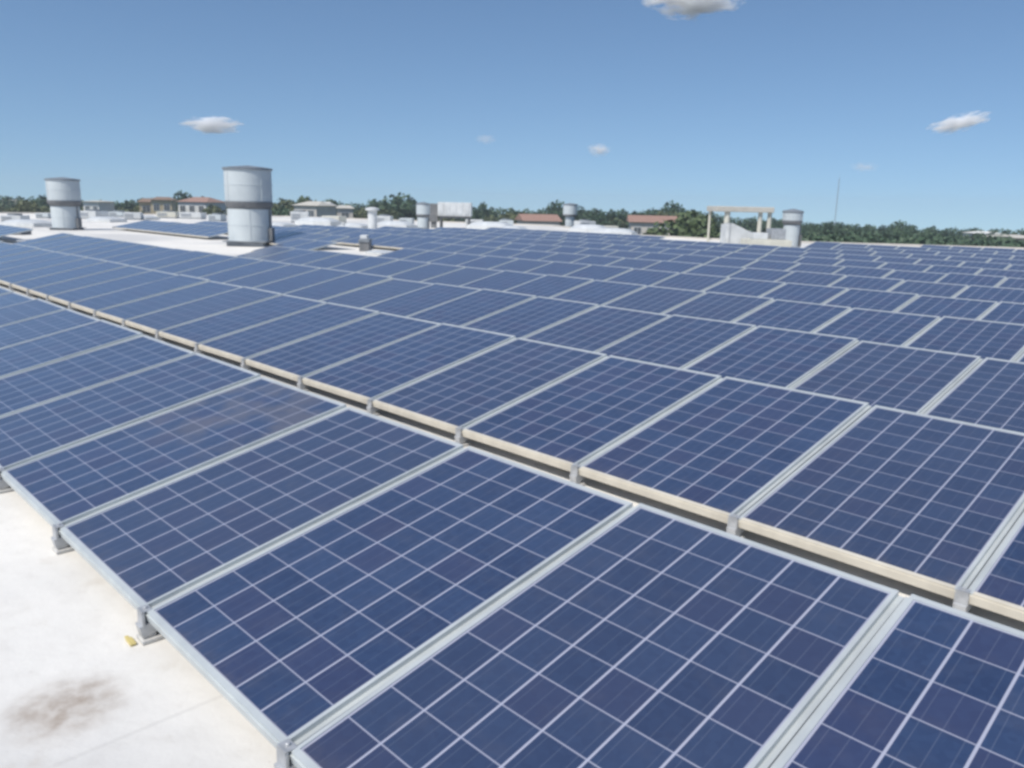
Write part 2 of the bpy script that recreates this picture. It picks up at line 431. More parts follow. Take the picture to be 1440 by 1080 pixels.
if rest:
    vv, ff, uvs, v2, f2 = [], [], [], [], []
    frv = [v.co.copy() for v in fr.data.vertices]; frf = [tuple(p.vertices) for p in fr.data.polygons]
    ct, st = math.cos(TILT), math.sin(TILT)
    mats_i = []
    for c in rest:
        tr = lambda p: (c['x']+p[0], c['y']+p[1]*ct-p[2]*st, p[1]*st+p[2]*ct)
        n0 = len(vv); vv += [tr(p) for p in sv]; ff.append((n0, n0+1, n0+2, n0+3)); uvs += suv; mats_i.append(0)
        n0 = len(vv); vv += [tr(p) for p in frv]
        for f in frf:
            ff.append(tuple(n0+i for i in f)); uvs += [(0, 0)]*len(f); mats_i.append(1)
    o = plain_mesh('distant_solar_panels', vv, ff, M['cells']); o.data.materials.append(M['frame'])
    ul = o.data.uv_layers.new(name='UVMap')
    ul.data.foreach_set('uv', np.array(uvs, 'f').ravel()); o.data.polygons.foreach_set('material_index', mats_i)
    tag(o, 'farthest tiny solar panels near the back edge of the roof', 'solar panels', kind='stuff')
print('panels', len(vis), 'single', len(single), 'outs', len(outs))

# ------------------------------------------------------------------ mounting brackets: front foot, rail, rear post
br = empty('mounting_bracket', (0, 0, 0))
mb = MB(); mb.box(-.036, .036, -.026, .06, ROOF_Z+.002, ROOF_Z+.018, bevel=.004); mb.box(-.022, .022, -.019, .03, ROOF_Z+.019, -TH-.014, bevel=.004)
foot = mb.build('foot', M['concrete'], br)
mb = MB(); mb.box(-.027, .027, -.019, -.0065, -TH-.013, -.008, bevel=.003); mb.box(-.025, .025, -.018, .022, .0015, .006, bevel=.002); mb.box(-.024, .024, -.0185, -.007, -.008, .0015)
mb.lathe([(.008, .006), (.008, .012), (.005, .014)], 10, 0, .004)
clamp = mb.build('clamp', M['galv'], br)
mb = MB(); mb.box(-.025, .025, -.04, PL+.02, -TH-.05, -TH-.004)
rail = mb.build('rail', M['galv'], br); rail.rotation_euler = (TILT, 0, 0)
yb = PL*math.cos(TILT); zb = PL*math.sin(TILT)
mb = MB(); mb.box(-.02, .02, yb-.09, yb-.05, ROOF_Z+.041, zb-.105); mb.box(-.08, .08, yb-.17, yb+.01, ROOF_Z+.002, ROOF_Z+.04, bevel=.006)
post = mb.build('rear_post', M['galv'], br)
BK = [foot, clamp, rail, post]; firstb = True
for r, k0, k1 in ((0, 3, -8), (1, 6, -34), (2, 6, -8), (3, 6, -8)):
    vn = 0
    for k in range(k0, k1, -1):
        x = k*S + row_off(r); y = r*ROWP - (.035 if r else 0)
        if x < XMIN[r]: continue
        q = pix((x, y-.03, -.02))
        v_ = q[2] > .2 and -10 < q[0] < 1450 and q[1] < 1100 and r < 2
        if firstb: o = br; firstb = False
        else: o = copy_tree(br, BK)
        o.location = (x, y, 0); o.rotation_euler = (0, 0, random.gauss(0, .015))
        if v_:
            where = 'at the low front edge of the front row' if r == 0 else 'in the narrow gap before the second row'
            edge_ = 'closest to the photo edge' if vn == 0 else ordinal(vn)+' from the right edge'
            lab = 'grey bracket %s, %s' % (where, edge_)
            if r == 0: lab = ['grey bracket at the near corner of the front row, bottom edge of the photo', 'grey bracket with a yellow tip on its foot, front edge of the front row',
                              'grey bracket second up the roof edge from the bottom corner stain, without yellow', 'grey bracket where the front row leaves the left edge of the photo'][min(vn, 3)]
            tag(o, lab, 'bracket', 'brackets carrying the solar panels'); vn += 1
            if r == 0 and k == -1:
                mb = MB(); mb.box(-.045, .015, -.064, -.040, 0, .010, bevel=.004); mb.box(-.07, -.0455, -.060, -.046, 0, .006, bevel=.002)
                yc = mb.build('yellow_cap', M['yellow'], o); yc.location = (0, 0, ROOF_Z+.002)
        else:
            tag(o, 'grey bracket hidden under or beyond the visible part of the %s' % ROWNAME[r], 'bracket', 'unseen brackets of the '+ROWNAME[r])

# ------------------------------------------------------------------ roof fans: curb, lower drum, dark throat, upper drum, cap
def fan(px, base, w_up, w_lo, y_top, y_mid0, y_mid1, y_low, label, depth=None, capk='cap'):
    P, t = on_z(px, base, ROOF_Z)
    if depth: t = depth; P, base = roof_at(px, depth)
    k = t/FPX
    zt, za, zb_, zl = [(base-y)*k for y in (y_top, y_mid0, y_mid1, y_low)]
    ru, rl = w_up*k/2, w_lo*k/2
    o = empty('exhaust_fan', P, VIEW_ROT); tag(o, label, 'exhaust fan', 'round exhaust fans on the roof')
    mb = MB(); mb.box(-rl*.88, rl*.88, -rl*.88, rl*.88, 0, zl*.8, bevel=.02); mb.box(-rl*1.02, rl*1.02, -rl*1.02, rl*1.02, zl*.8+.001, zl, bevel=.01)
    mb.build('curb', M['cap'], o)
    mb = MB(); mb.lathe([(rl*1.02, zl+.001), (rl*1.02, zl+.03), (rl, zl+.035), (rl, zb_)], 48)
    mb.lathe([(rl*.99, (zl+zb_)/2-.02), (rl*1.015, (zl+zb_)/2-.016), (rl*1.015, (zl+zb_)/2+.016), (rl*.99, (zl+zb_)/2+.02)], 48, cap=False)
    for a in (.3, 1.9, 3.5, 5.1): mb.box(-.02, .02, -rl*1.02, -rl*.99, zl+.04, zb_-.02, Matrix.Rotation(a, 4, 'Z'))
    lo = mb.build('lower_drum', M['drum'], o, smooth=True)
    mb = MB(); mb.lathe([(rl*.96, zb_+.001), (ru*1.0, zb_+(za-zb_)*.45), (ru*1.03, za-.001)], 48)
    mb.build('throat', M['dark'], o, smooth=True)
    mb = MB(); mb.lathe([(ru*.99, za), (ru, za+.03), (ru, zt-.07)], 48)
    mb.lathe([(ru*.99, (za+zt)/2-.02), (ru*1.015, (za+zt)/2-.016), (ru*1.015, (za+zt)/2+.016), (ru*.99, (za+zt)/2+.02)], 48, cap=False)
    for a in (.9, 2.5, 4.0, 5.6): mb.box(-.02, .02, -ru*1.02, -ru*.99, za+.04, zt-.09, Matrix.Rotation(a, 4, 'Z'))
    mb.build('upper_drum', M['drum'], o, smooth=True)
    mb = MB(); mb.lathe([(ru*1.02, zt-.069), (ru*1.06, zt-.06), (ru*1.06, zt), (ru*.75, zt+.035), (ru*.3, zt+.07), (.03, zt+.09)], 48)
    mb.build('cap', M[capk], o, smooth=True)
    # service conduit up the drum
    mb = MB(); mb.tube((rl*1.02, -.1, .05), (rl*1.02, -.1, zb_), .035); mb.box(rl*.98, rl*1.16, -.25, .05, zl, zl+.45, bevel=.01)
    mb.build('conduit', M['dark'], o)
    return o
fan(353, 345.5, 63, 58, 240, 285, 295, 338, 'large grey two-drum exhaust fan, tallest on the roof')
fan(94.5, 323, 42, 36, 254, 283, 291, 320, 'second grey exhaust fan further left on the bare roof strip')
fan(595, 322.5, 19, 16, 287, 302, 306, 320, 'small white exhaust fan beside the boxy air handler')
fan(801, 319.5, 20, 13, 288, 302, 305, 318, 'slim white exhaust fan standing before the brown roofed house')
fan(1110, 342.5, 27, 22, 298, 311, 317, 346, 'white exhaust fan right of the posts and ducts', 33)

# ------------------------------------------------------------------ skylights, hatches and other small roof kit
def skylight(px, base, wpx, hpx, label, deep=1.2, rot=.0, dark=False, group='white domed skylights on the roof', depth=None):
    P, t = on_z(px, base, ROOF_Z)
    if depth: P, base = roof_at(px, depth); t = depth
    k = t/FPX; wd = wpx*k; h = hpx*k
    o = empty('skylight', P, rot); tag(o, label, 'skylight', group)
    a, d = wd/2, deep/2
    hc = h*.55
    mb = MB(); mb.box(-a, a, -d, d, .002, hc, bevel=min(.02, hc*.2)); mb.build('curb', M['galv' if dark else 'white'], o)
    mb = MB(); n1, n2 = 12, 8; g = []
    for j in range(n2+1):
        for i in range(n1+1):
            u, v = i/n1*2-1, j/n2*2-1
            g.append(mb.bm.verts.new((u*a*.94, v*d*.94, hc+.003+(h-hc)*((1-u**4)*(1-v**4))**.6)))
    for j in range(n2):
        for i in range(n1):
            q = j*(n1+1)+i; mb.bm.faces.new((g[q], g[q+1], g[q+n1+2], g[q+n1+1]))
    mb.build('dome', M['cap' if dark else 'dome'], o, smooth=True)
    return o
def hatch(px, base, wpx, hpx, label, m_='dark', deep=.7, depth=None):
    P, t = on_z(px, base, ROOF_Z)
    if depth: P, base = roof_at(px, depth); t = depth
    k = t/FPX; a = wpx*k/2; h = hpx*k
    o = empty('roof_hatch', P, VIEW_ROT); tag(o, label, 'roof hatch', 'small hatches and vents on the roof')
    mb = MB(); mb.box(-a, a, -deep/2, deep/2, .002, h*.72, bevel=.015); mb.build('curb', M[m_], o)
    mb = MB(); mb.box(-a*1.08, a*1.08, -deep/2-.03, deep/2+.03, h*.72+.002, h, bevel=.02); mb.build('lid', M['cap' if m_ == 'dark' else m_], o)
    return o
def stub_pipe(px, base, top, wpx, label, m_='white', hood=True):
    P, t = on_z(px, base, ROOF_Z); k = t/FPX; h = (base-top)*k; r_ = wpx*k/2
    o = empty('vent_pipe', P, VIEW_ROT); tag(o, label, 'vent pipe', 'upright vent pipes on the roof')
    mb = MB(); mb.lathe([(r_*1.8, .002), (r_*1.1, .10), (r_, .12), (r_, h*.86)], 20); mb.build('pipe', M[m_], o, smooth=True)
    mb = MB(); mb.lathe([(r_*1.5, h*.86+.001), (r_*1.5, h*.95), (r_*.4, h)], 20); mb.build('cap', M[m_], o, smooth=True)
    return o
skylight(537, 0, 40, 5, 'low white skylight in the gap among panels right of the tall fan', .7, depth=25.6)
hatch(514, 0, 14, 17, 'dark box vent standing on the white patch right of the tall fan', 'dark', .5, 27)
hatch(513, 0, 9, 20, 'small white capped vent rising behind the dark box vent', 'white', .35, 27.9)
def roof_unit(px, base, wpx, hpx, label, m_='white', fan_=True, deep=1.2, rz=0):
    P, t = on_z(px, base, ROOF_Z); k = t/FPX; a = wpx*k/2; h = hpx*k
    o = empty('rooftop_unit', P, VIEW_ROT+rz); tag(o, label, 'rooftop unit', 'boxy air conditioning units on the roof')
    mb = MB(); mb.box(-a*.95, a*.95, -deep*.46, deep*.46, .002, .10); mb.build('curb', M['galv'], o)
    mb = MB(); mb.box(-a, a, -deep/2, deep/2, .101, h, bevel=.03); mb.build('casing', M[m_], o)
    mb = MB()
    for i in range(5): z = .101+(h-.101)*(.2+.13*i); mb.box(-a*.85, a*.1, -deep/2-.02, -deep/2-.001, z, z+(h-.1)*.07)
    mb.build('louvre', M['galv'], o)
    if fan_:
        mb = MB(); r_ = min(a, deep/2)*.7; mb.lathe([(r_, h+.001), (r_, h+.10), (r_*.9, h+.10), (r_*.85, h+.03)], 24); mb.build('fan_ring', M['cap'], o)
    return o
roof_unit(22, 312, 26, 9, 'pale rooftop unit at the left edge in front of the long skylight', 'white', True, 1.4, .2)
roof_unit(66, 307, 18, 7, 'small grey rooftop unit left of the second fan', 'drum', False)
roof_unit(133, 308, 26, 11, 'pale rooftop unit right of the second fan', 'white', True, 1.3, -.2)
roof_unit(168, 305, 20, 7, 'low grey rooftop unit below the dark wide tree', 'drum')
roof_unit(188, 309, 22, 10, 'white rooftop unit in front of the brownish wing', 'white', False, 1.2, .3)
roof_unit(237, 307, 26, 9, 'cream rooftop unit in front of the tan house', 'cream', True, 1.2, .1)
roof_unit(272, 308, 30, 9, 'long white rooftop unit in front of the white house', 'white', False)
roof_unit(306, 311, 18, 9, 'grey rooftop unit close to the left side of the tall fan', 'drum')
roof_unit(422, 313, 24, 15, 'pale rooftop unit in front of the beige house', 'white', True, 1.4, .2)
roof_unit(470, 316, 26, 12, 'cream rooftop unit right of the beige house', 'cream', False, 1.3, -.2)
roof_unit(541, 318, 20, 14, 'white rooftop unit beside the thick vent stack', 'white', True)
roof_unit(572, 318, 18, 11, 'grey rooftop unit just left of the small white fan', 'drum', False)
roof_unit(667, 319, 24, 10, 'low white rooftop unit beside the raised air handler', 'white', False)
roof_unit(712, 320, 20, 10, 'grey rooftop unit left of the brown roofed house', 'drum')
roof_unit(822, 322, 24, 11, 'white rooftop unit right of the slim fan', 'white', True, 1.2, .3)
roof_unit(858, 327, 20, 9, 'cream rooftop unit left of the long low red roofed building', 'cream', False)
skylight(412, 0, 44, 4, 'low pale skylight touching the right side of the tall fan', .7, depth=24.6)
hatch(190, 324, 16, 5, 'dark low hatch at the far side of the bare strip between the two tall fans')
hatch(29, 330, 17, 6, 'dark low hatch left of the second fan near the left edge')
hatch(41, 345, 14, 8, 'grey small hatch below the dark one near the left edge', 'galv')
hatch(405, 325, 8, 6, 'tiny dark hatch right of the tall fan, left one of a pair')
hatch(470, 324, 12, 5, 'tiny dark hatch right of the tall fan, right one of a pair')
stub_pipe(483, 325, 313, 4, 'thin white vent pipe beside the tiny dark hatch')
stub_pipe(524, 324, 292, 13, 'thick pale vent stack between tan house and small white fan')
for px, b_, wp, hp, lab in ((40, 318, 70, 9, 'long pale skylight at the left edge beyond the hatches'), (150, 312, 46, 7, 'pale skylight right of the second fan'),
        (205, 309, 26, 6, 'small pale skylight below the tan house'), (395, 320, 34, 7, 'pale skylight close behind the tall fan on its right'),
        (448, 317, 60, 11, 'wide pale skylight below the beige house'), (500, 322, 40, 8, 'pale skylight left of the thick vent stack'), (556, 323, 54, 12, 'pale skylight left of the small white fan'),
        (690, 324, 62, 12, 'long white skylight right of the air handler'), (722, 327, 34, 9, 'white skylight in front of the brown roofed house'),
        (828, 328, 50, 12, 'white skylight right of the slim fan'), (862, 332, 62, 11, 'long white skylight at the end of the roof before the low brown building')):
    skylight(px, b_, wp, hp, lab, 1.3, VIEW_ROT*.5)
# boxy air handler on legs
P, t = on_z(640, 321, ROOF_Z); k = t/FPX
o = empty('air_handler', P, VIEW_ROT); tag(o, 'white boxy air handler raised on dark legs', 'air handler')
a = 23*k; z0, z1 = 17*k, 35.5*k
mb = MB(); mb.box(-a, a, -.8, .8, z0, z1, bevel=.03)
for i in range(5): mb.box(-a+.08+i*(2*a-.1)/5, -a+.05+(i+.8)*(2*a-.1)/5, -.83, -.79, z0+.12, z1-.12, bevel=.01)
mb.build('casing', M['white'], o)
mb = MB(); mb.box(-a*.95, a*.95, -.7, .7, z0-.14, z0-.002); mb.build('base_frame', M['dark'], o)
for sx in (-1, 1):
    for sy in (-1, 1):
        mb = MB(); mb.box(sx*a*.85-.05, sx*a*.85+.05, sy*.6-.05, sy*.6+.05, .002, z0-.141); mb.build('leg', M['dark'], o)
mb = MB(); mb.box(-a-.62, -a-.05, -.3, .3, .4, z1-.1, bevel=.02); mb.box(-a-.5, -a-.15, -.2, .2, .002, .399); mb.build('duct', M['dark'], o)

# equipment at the right: canopy on posts, sloped duct, curb
def cluster():
    P, yb_ = roof_at(1040, 33.5); k = 33.5/FPX
    o = empty('pipe_canopy', P, VIEW_ROT); tag(o, 'beige flat canopy on thin cream posts over the ducts', 'canopy')
    X = lambda px: (px-1040)*k
    Z = lambda y: (yb_-y)*k
    mb = MB(); mb.box(X(1002), X(1082), -.2, 1.6, Z(299.5), Z(292), bevel=.03); mb.build('canopy_roof', M['beigeroof'], o)
    for px, yy, wd in ((1005, 1.3, 3.5), (1019, 0, 8), (1065, 0, 6), (1078, 0, 6)):
        mb = MB(); mb.tube((X(px), yy, .002), (X(px), yy, Z(299.5)-.002), wd*k/2, seg=14); mb.tube((X(px), yy, .003), (X(px), yy, .02), wd*k, seg=14); mb.build('post', M['cream'], o, smooth=True)
    P2, yb2 = roof_at(1034, 32.6); k2 = 32.6/FPX
    o2 = empty('sloped_duct', P2, VIEW_ROT); tag(o2, 'white duct sloping down to the roof under the canopy', 'duct')
    Zd = lambda y: (yb2-y)*k2
    mb = MB(); W0, W1 = -19*k2, 32*k2
    pts = [(W0, 0), (W1, 0), (W1, Zd(336)), (4*k2, Zd(321)), (-10*k2, Zd(315)), (W0, Zd(317))]
    a_ = [mb.bm.verts.new((x, -.45, z+.003)) for x, z in pts]; b_ = [mb.bm.verts.new((x, .45, z+.003)) for x, z in pts]
    mb.bm.faces.new(a_); mb.bm.faces.new(b_[::-1])
    for i in range(len(pts)):
        j = (i+1) % len(pts); mb.bm.faces.new((a_[j], a_[i], b_[i], b_[j]))
    mb.build('duct_body', M['white'], o2)
    mb = MB()
    for q, yy in ((-14, 315.5), (14, 325)): mb.box(q*k2-.02, q*k2+.02, -.47, .47, .002, Zd(yy)+.02)
    mb.build('flange', M['galv'], o2)
    P3, yb3 = roof_at(1078, 31); k3 = 31/FPX
    Zc = lambda y: (yb3-y)*k3
    o3 = empty('equipment_curb', P3, VIEW_ROT); tag(o3, 'low cream equipment curb with a grey box, at the foot of the posts', 'equipment')
    mb = MB(); mb.box(-32*k3, 28*k3, -.5, .6, .002, Zc(337), bevel=.02); mb.build('curb', M['cream'], o3)
    mb = MB(); mb.box(2*k3, 22*k3, -.2, .5, Zc(337)+.002, Zc(322), bevel=.02); mb.build('box', M['galv'], o3)
    mb = MB(); mb.box(-24*k3, -4*k3, -.35, .3, Zc(337)+.002, Zc(328), bevel=.03); mb.build('hood', M['white'], o3)
cluster()

# ------------------------------------------------------------------ buildings beyond the roof
def house(x0, x1, y_ridge, y_eave, depth, wall, roofm, label, deep=9, rz=.0, wins=3, hip=True, kind='house', door=False):
    c = at((x0+x1)/2, y_eave, depth); k = depth/FPX
    g = ground_z((Vector((c.x, c.y, 0))-Vector((CAM.x, CAM.y, 0))).length)
    wd = (x1-x0)*k; he = c.z-g; hr = (y_eave-y_ridge)*k
    o = empty(kind, (c.x, c.y, g), VIEW_ROT+rz); tag(o, label, 'house' if kind == 'house' else 'building')
    a = wd/2
    mb = MB(); mb.box(-a, a, 0, deep, -.3, he); mb.build('wall', M[wall], o)
    e = .4; mb = MB()
    A = [(-a-e, -e, he+.002), (a+e, -e, he+.002), (a+e, deep+e, he+.002), (-a-e, deep+e, he+.002)]
    ins = min(a*.6, deep/2) if hip else 0
    B = [(-a-e+ins, deep/2, he+.002+hr), (a+e-ins, deep/2, he+.002+hr)]
    v = [mb.bm.verts.new(p) for p in A+B]
    for f in ((0, 1, 5, 4), (1, 2, 5), (2, 3, 4, 5), (3, 0, 4), (3, 2, 1, 0)): mb.bm.faces.new([v[i] for i in f])
    mb.build('roof', M[roofm], o)
    hw = min(1.3, he*.3)
    for i in range(wins):
        xc = -a+(i+.5)*wd/wins
        ww = min(1.5, wd/wins*.6)/2
        for zz in ([he-2.0] if he < 5 else [he-2.0, he-5.2]):
            mb = MB(); mb.box(xc-ww, xc+ww, -.06, -.002, zz, zz+hw); wo = mb.build('window', M['white'], o)
            mb = MB(); mb.box(xc-ww+.08, xc-.03, -.075, -.061, zz+.08, zz+hw-.08); mb.box(xc+.03, xc+ww-.08, -.075, -.061, zz+.08, zz+hw-.08); mb.build('pane', M['glass'], wo)
    return o
house(213, 240, 277, 281, 150, 'tan', 'brownroof', 'tan stucco house with brown roof between the two tall fans', 8, .3, 2)
house(196, 214, 279, 284, 158, 'tan', 'brownroof', 'brownish low wing left of the tan house', 7, .3, 1)
house(249, 290, 277, 284, 165, 'whitewall', 'pinkroof', 'white house with brown roof just left of the tall fan', 9, -.1, 3)
house(117, 138, 282, 283.5, 140, 'whitewall', 'beigeroof', 'small white house right of the second fan', 7, .1, 2)
house(-20, 24, 281, 287, 210, 'pale', 'beigeroof', 'low beige building among trees at the left edge', 9, .2, 4)
house(412, 446, 283, 289, 135, 'pale', 'beigeroof', 'beige house right of the tall fan', 8, -.2, 2)
house(444, 462, 284, 290, 150, 'whitewall', 'whitewall', 'white block joined behind the beige house', 6, 0, 1)
house(474, 496, 289, 293, 160, 'pale', 'beigeroof', 'small greenish beige house among the trees left of the thick stack', 7, .2, 1)
house(738, 788, 302, 311, 135, 'pale', 'pinkroof', 'house with broad reddish brown roof left of the slim fan', 9, .15, 3, False)
house(888, 962, 304, 313, 120, 'pale', 'pinkroof', 'long low building with faded red roof at the end of the roof', 10, -.1, 4, False)
house(1388, 1412, 326, 329, 190, 'whitewall', 'whitewall', 'white house among the trees near the right edge', 8, .2, 2)
house(1418, 1462, 331, 335, 165, 'tan', 'beigeroof', 'tan building cut off by the right edge', 9, 0, 3)

# thin lattice mast
P = at(1172, 330, 190); g = ground_z(190); top = at(1172, 242, 190).z
o = empty('antenna_mast', (P.x, P.y, g)); tag(o, 'thin grey antenna mast rising above the woods at the right', 'mast')
mb = MB(); H = top-g
for a in (0, 2.094, 4.189): mb.tube((.22*math.cos(a), .22*math.sin(a), 0), (.10*math.cos(a), .10*math.sin(a), H*.93), .028, .02, 6)
for i in range(int(H*.93/.6)):
    z0_, z1_ = i*.6, (i+1)*.6; r0_ = .22-.12*z0_/(H*.93); r1_ = .22-.12*z1_/(H*.93)
    for a, b in ((0, 2.094), (2.094, 4.189), (4.189, 0)):
        mb.tube((r0_*math.cos(a), r0_*math.sin(a), z0_), (r1_*math.cos(b), r1_*math.sin(b), z1_), .012, seg=4)
mb.build('lattice', M['galv'], o)
mb = MB(); mb.tube((0, 0, H*.93), (0, 0, H), .02, .01, 6); mb.build('whip', M['galv'], o)

# ------------------------------------------------------------------ trees
def crown_arrays(seed, n_clump, n_leaf, leaf, flat=1.0, spread=.62):
    g = np.random.default_rng(seed)
    # clump centres inside a lumpy ellipsoid of unit radius, base at z=0, top at z=2
    cc = []
    while len(cc) < n_clump:
        p = g.uniform(-1, 1, 3)
        l = np.linalg.norm(p)
        if .35 < l < 1: cc.append(p*np.array([1, 1, 1])*.78)
    cc = np.array(cc); rr = g.uniform(.20, .42, n_clump)
    idx = g.integers(0, n_clump, n_leaf)
    d = g.normal(size=(n_leaf, 3)); d /= np.linalg.norm(d, axis=1)[:, None]
    pos = cc[idx] + d*rr[idx][:, None]*(g.uniform(.35, 1, (n_leaf, 1))**.5)
    nrm = d*.8 + g.normal(size=(n_leaf, 3))*.6; nrm /= np.linalg.norm(nrm, axis=1)[:, None]
    a = np.cross(nrm, g.normal(size=(n_leaf, 3))); a /= np.linalg.norm(a, axis=1)[:, None]
    b = np.cross(nrm, a); s = leaf*g.uniform(.6, 1.3, (n_leaf, 1))
    v = np.stack([pos-a*s, pos-b*s*.6, pos+a*s, pos+b*s*.6], 1)
    v[:, :, 2] = (v[:, :, 2]+1)*flat
    return v.reshape(-1, 3), cc, rr
def crown_mesh(v, material, name='crown'):
    n = len(v)//4
    me = bpy.data.meshes.new(name); me.vertices.add(len(v)); me.vertices.foreach_set('co', v.astype('f').ravel())
    me.loops.add(n*4); me.loops.foreach_set('vertex_index', np.arange(n*4)); me.polygons.add(n)
    me.polygons.foreach_set('loop_start', np.arange(n)*4); me.update(calc_edges=True); me.validate(); me.materials.append(material)
    return me
protos = []
for i, (mt_, nc, fl) in enumerate((('leaf_dark', 26, 1.0), ('leaf_mid', 22, .9), ('leaf_olive', 20, .95), ('leaf_dark', 30, 1.15), ('leaf_mid', 28, .8))):
    v, cc, rr = crown_arrays(100+i, nc, 2800, .08, fl)
    cm = crown_mesh(v, M[mt_])
    mb = MB(); mb.tube((0, 0, -1.0), (0, 0, .25), .085, .06, 8); mb.tube((0, 0, .25), (.03, .02, 1.1), .06, .025, 8)
    for j in range(6):
        q = cc[j]; mb.tube((.01, 0, .2+.08*j), (q[0]*.9, q[1]*.9, (q[2]+1)*fl*.95), .032, .010, 6)
    me = bpy.data.meshes.new('trunk'); mb.bm.normal_update(); mb.bm.to_mesh(me); mb.bm.free(); me.materials.append(M['bark'])
    protos.append((cm, me, v, fl))
def tree(px, py_top, depth, kindi, label, wide=1.0, rot=None):
    P = at(px, py_top, depth); dd = (Vector((P.x, P.y, 0))-Vector((CAM.x, CAM.y, 0))).length
    g = ground_z(dd); H = P.z-g
    cm, tm, _, fl = protos[kindi]
    # crown base at 28% of the height
    cz = H*.26; sz = (H-cz)/(2*fl*.97); sx = sz*random.uniform(.95, 1.2)*wide
    o = empty('tree', (P.x, P.y, g), random.uniform(0, 6.28) if rot is None else rot); tag(o, label, 'tree', 'trees beyond the far edge of the roof')
    c = bpy.data.objects.new('crown', cm); col.objects.link(c); c.parent = o; c.location = (0, 0, cz); c.scale = (sx, sx, sz)
    t_ = bpy.data.objects.new('trunk', tm); col.objects.link(t_); t_.parent = o; t_.location = (0, 0, cz); t_.scale = (sx, sx, max(cz, sz*.9) if cz > sz*.9 else cz)
    t_.scale = (sx, sx, cz*1.02)
    return o
TOP = [(0, 273), (60, 276), (120, 279), (180, 281), (205, 277), (255, 273), (290, 279), (320, 284), (380, 288), (400, 282), (425, 277), (455, 281), (500, 284), (525, 279), (560, 277), (580, 280),
       (600, 288), (660, 290), (675, 288), (720, 291), (770, 290), (790, 286), (815, 289), (860, 293), (915, 294), (942, 287), (960, 292), (985, 296), (1020, 300), (1080, 304), (1130, 309), (1170, 309), (1230, 314), (1272, 313), (1330, 318), (1440, 321)]
def top_at(x):
    for (x0, y0), (x1, y1) in zip(TOP, TOP[1:]):
        if x0 <= x <= x1: return y0+(y1-y0)*(x-x0)/(x1-x0)
    return TOP[0][1] if x < 0 else TOP[-1][1]
special = [
 (205, 277, 185, 3, 'round dark tree behind the brownish wing', .9), (258, 272, 190, 0, 'tall dark tree behind the white house left of the tall fan', .8), (276, 274, 200, 3, 'dark tree peeking over the right end of the white house roof', .7),
 (403, 281, 150, 2, 'olive tree close to the right side of the tall fan', .7), (425, 277, 175, 1, 'green tree rising behind the beige house', .9), (466, 281, 185, 1, 'mid green tree between the beige house and the thick vent stack', .9),
 (540, 279, 170, 3, 'broad dark tree left of the small white fan, left half of the clump', 1.1), (568, 276, 175, 0, 'broad dark tree directly left of the small white fan', 1.2), (674, 287, 190, 0, 'pointed dark tree right of the air handler', .7),
 (790, 286, 180, 0, 'dark tree right behind the slim fan', .9), (848, 292, 180, 3, 'dark tree between the slim fan and the low red roofed building', 1.0), (943, 287, 170, 0, 'taller dark tree above the long low red roofed building', .8),
 (972, 298, 105, 1, 'bright green tree between the low red roofed building and the canopy', 1.1), (994, 306, 95, 1, 'low green tree touching the left post of the canopy', 1.0), (1162, 309, 180, 3, 'dark tree at the foot of the antenna mast', 1.0), (1272, 313, 200, 0, 'slightly taller dark tree in the woods right of the mast', 1.0),
 (48, 283, 140, 2, 'olive tree left of the second fan', 1.1), (60, 277, 170, 0, 'dark tree left of the second fan, behind the olive one', 1.0), (160, 281, 180, 3, 'dark wide tree right of the small white house', 1.3), (12, 274, 230, 3, 'dark tree behind the beige building at the left edge', 1.2),
 (305, 290, 140, 2, 'olive green tree at the left side of the tall fan', .8), (385, 294, 120, 0, 'dark low tree half hidden by the tall fan on its right', .8),
]
for px, py, d, kd, lab, wd in special: tree(px, py, d, kd, lab, wd)
# the woods themselves: one mass
def woods(name, spots, mat_i, label):
    parts = []
    for (px, py, d) in spots:
        P = at(px, py, d); g = ground_z((Vector((P.x, P.y, 0))-Vector((CAM.x, CAM.y, 0))).length); H = P.z-g
        if H < 2: continue
        v = protos[random.choice(mat_i)][2]; v = v[:len(v)//4*4]
        fl = v[:, 2].max()/2; cz = H*.2; sz = (H-cz)/(v[:, 2].max()); sx = min(sz, 5.2)*random.uniform(.95, 1.35)
        a = random.uniform(0, 6.28); c, s = math.cos(a), math.sin(a)
        q = np.stack([(v[:, 0]*c-v[:, 1]*s)*sx+P.x, (v[:, 0]*s+v[:, 1]*c)*sx+P.y, v[:, 2]*sz+g+cz], 1)
        nq = len(q)//4
        keep = rng.random(nq) < (.6 if d > 150 else .85)
        parts.append(q.reshape(nq, 4, 3)[keep].reshape(-1, 3))
    o = bpy.data.objects.new(name, crown_mesh(np.concatenate(parts), M[['leaf_dark', 'leaf_mid', 'leaf_olive'][mat_i[0] if mat_i[0] < 3 else 0]], name)); col.objects.link(o)
    tag(o, label, 'woods', kind='stuff')
sp = []
for px in range(-80, 1540, 9):
    t0 = top_at(px)
    sp.append((px+random.uniform(-5, 5), t0+random.uniform(-.5, 3), random.uniform(190, 250)))
woods('treeline', sp, [0, 3], 'continuous dark treeline along the horizon')
sp = []
for i in range(80):
    px = random.uniform(1125, 1540); u = random.random()
    d = 95+u*110; sp.append((px, top_at(px)+2+(1-u)*17+random.uniform(-1, 2), d))
woods('woodland', sp, [0, 1, 3], 'dense green woods filling the right side beyond the roof edge')
sp = []
for i in range(46):
    px = random.uniform(-60, 1000); d = random.uniform(150, 190)
    sp.append((px, top_at(px)+random.uniform(6, 14), d))
woods('undergrowth', sp, [2, 1, 4], 'olive green lower trees and bushes below the treeline')

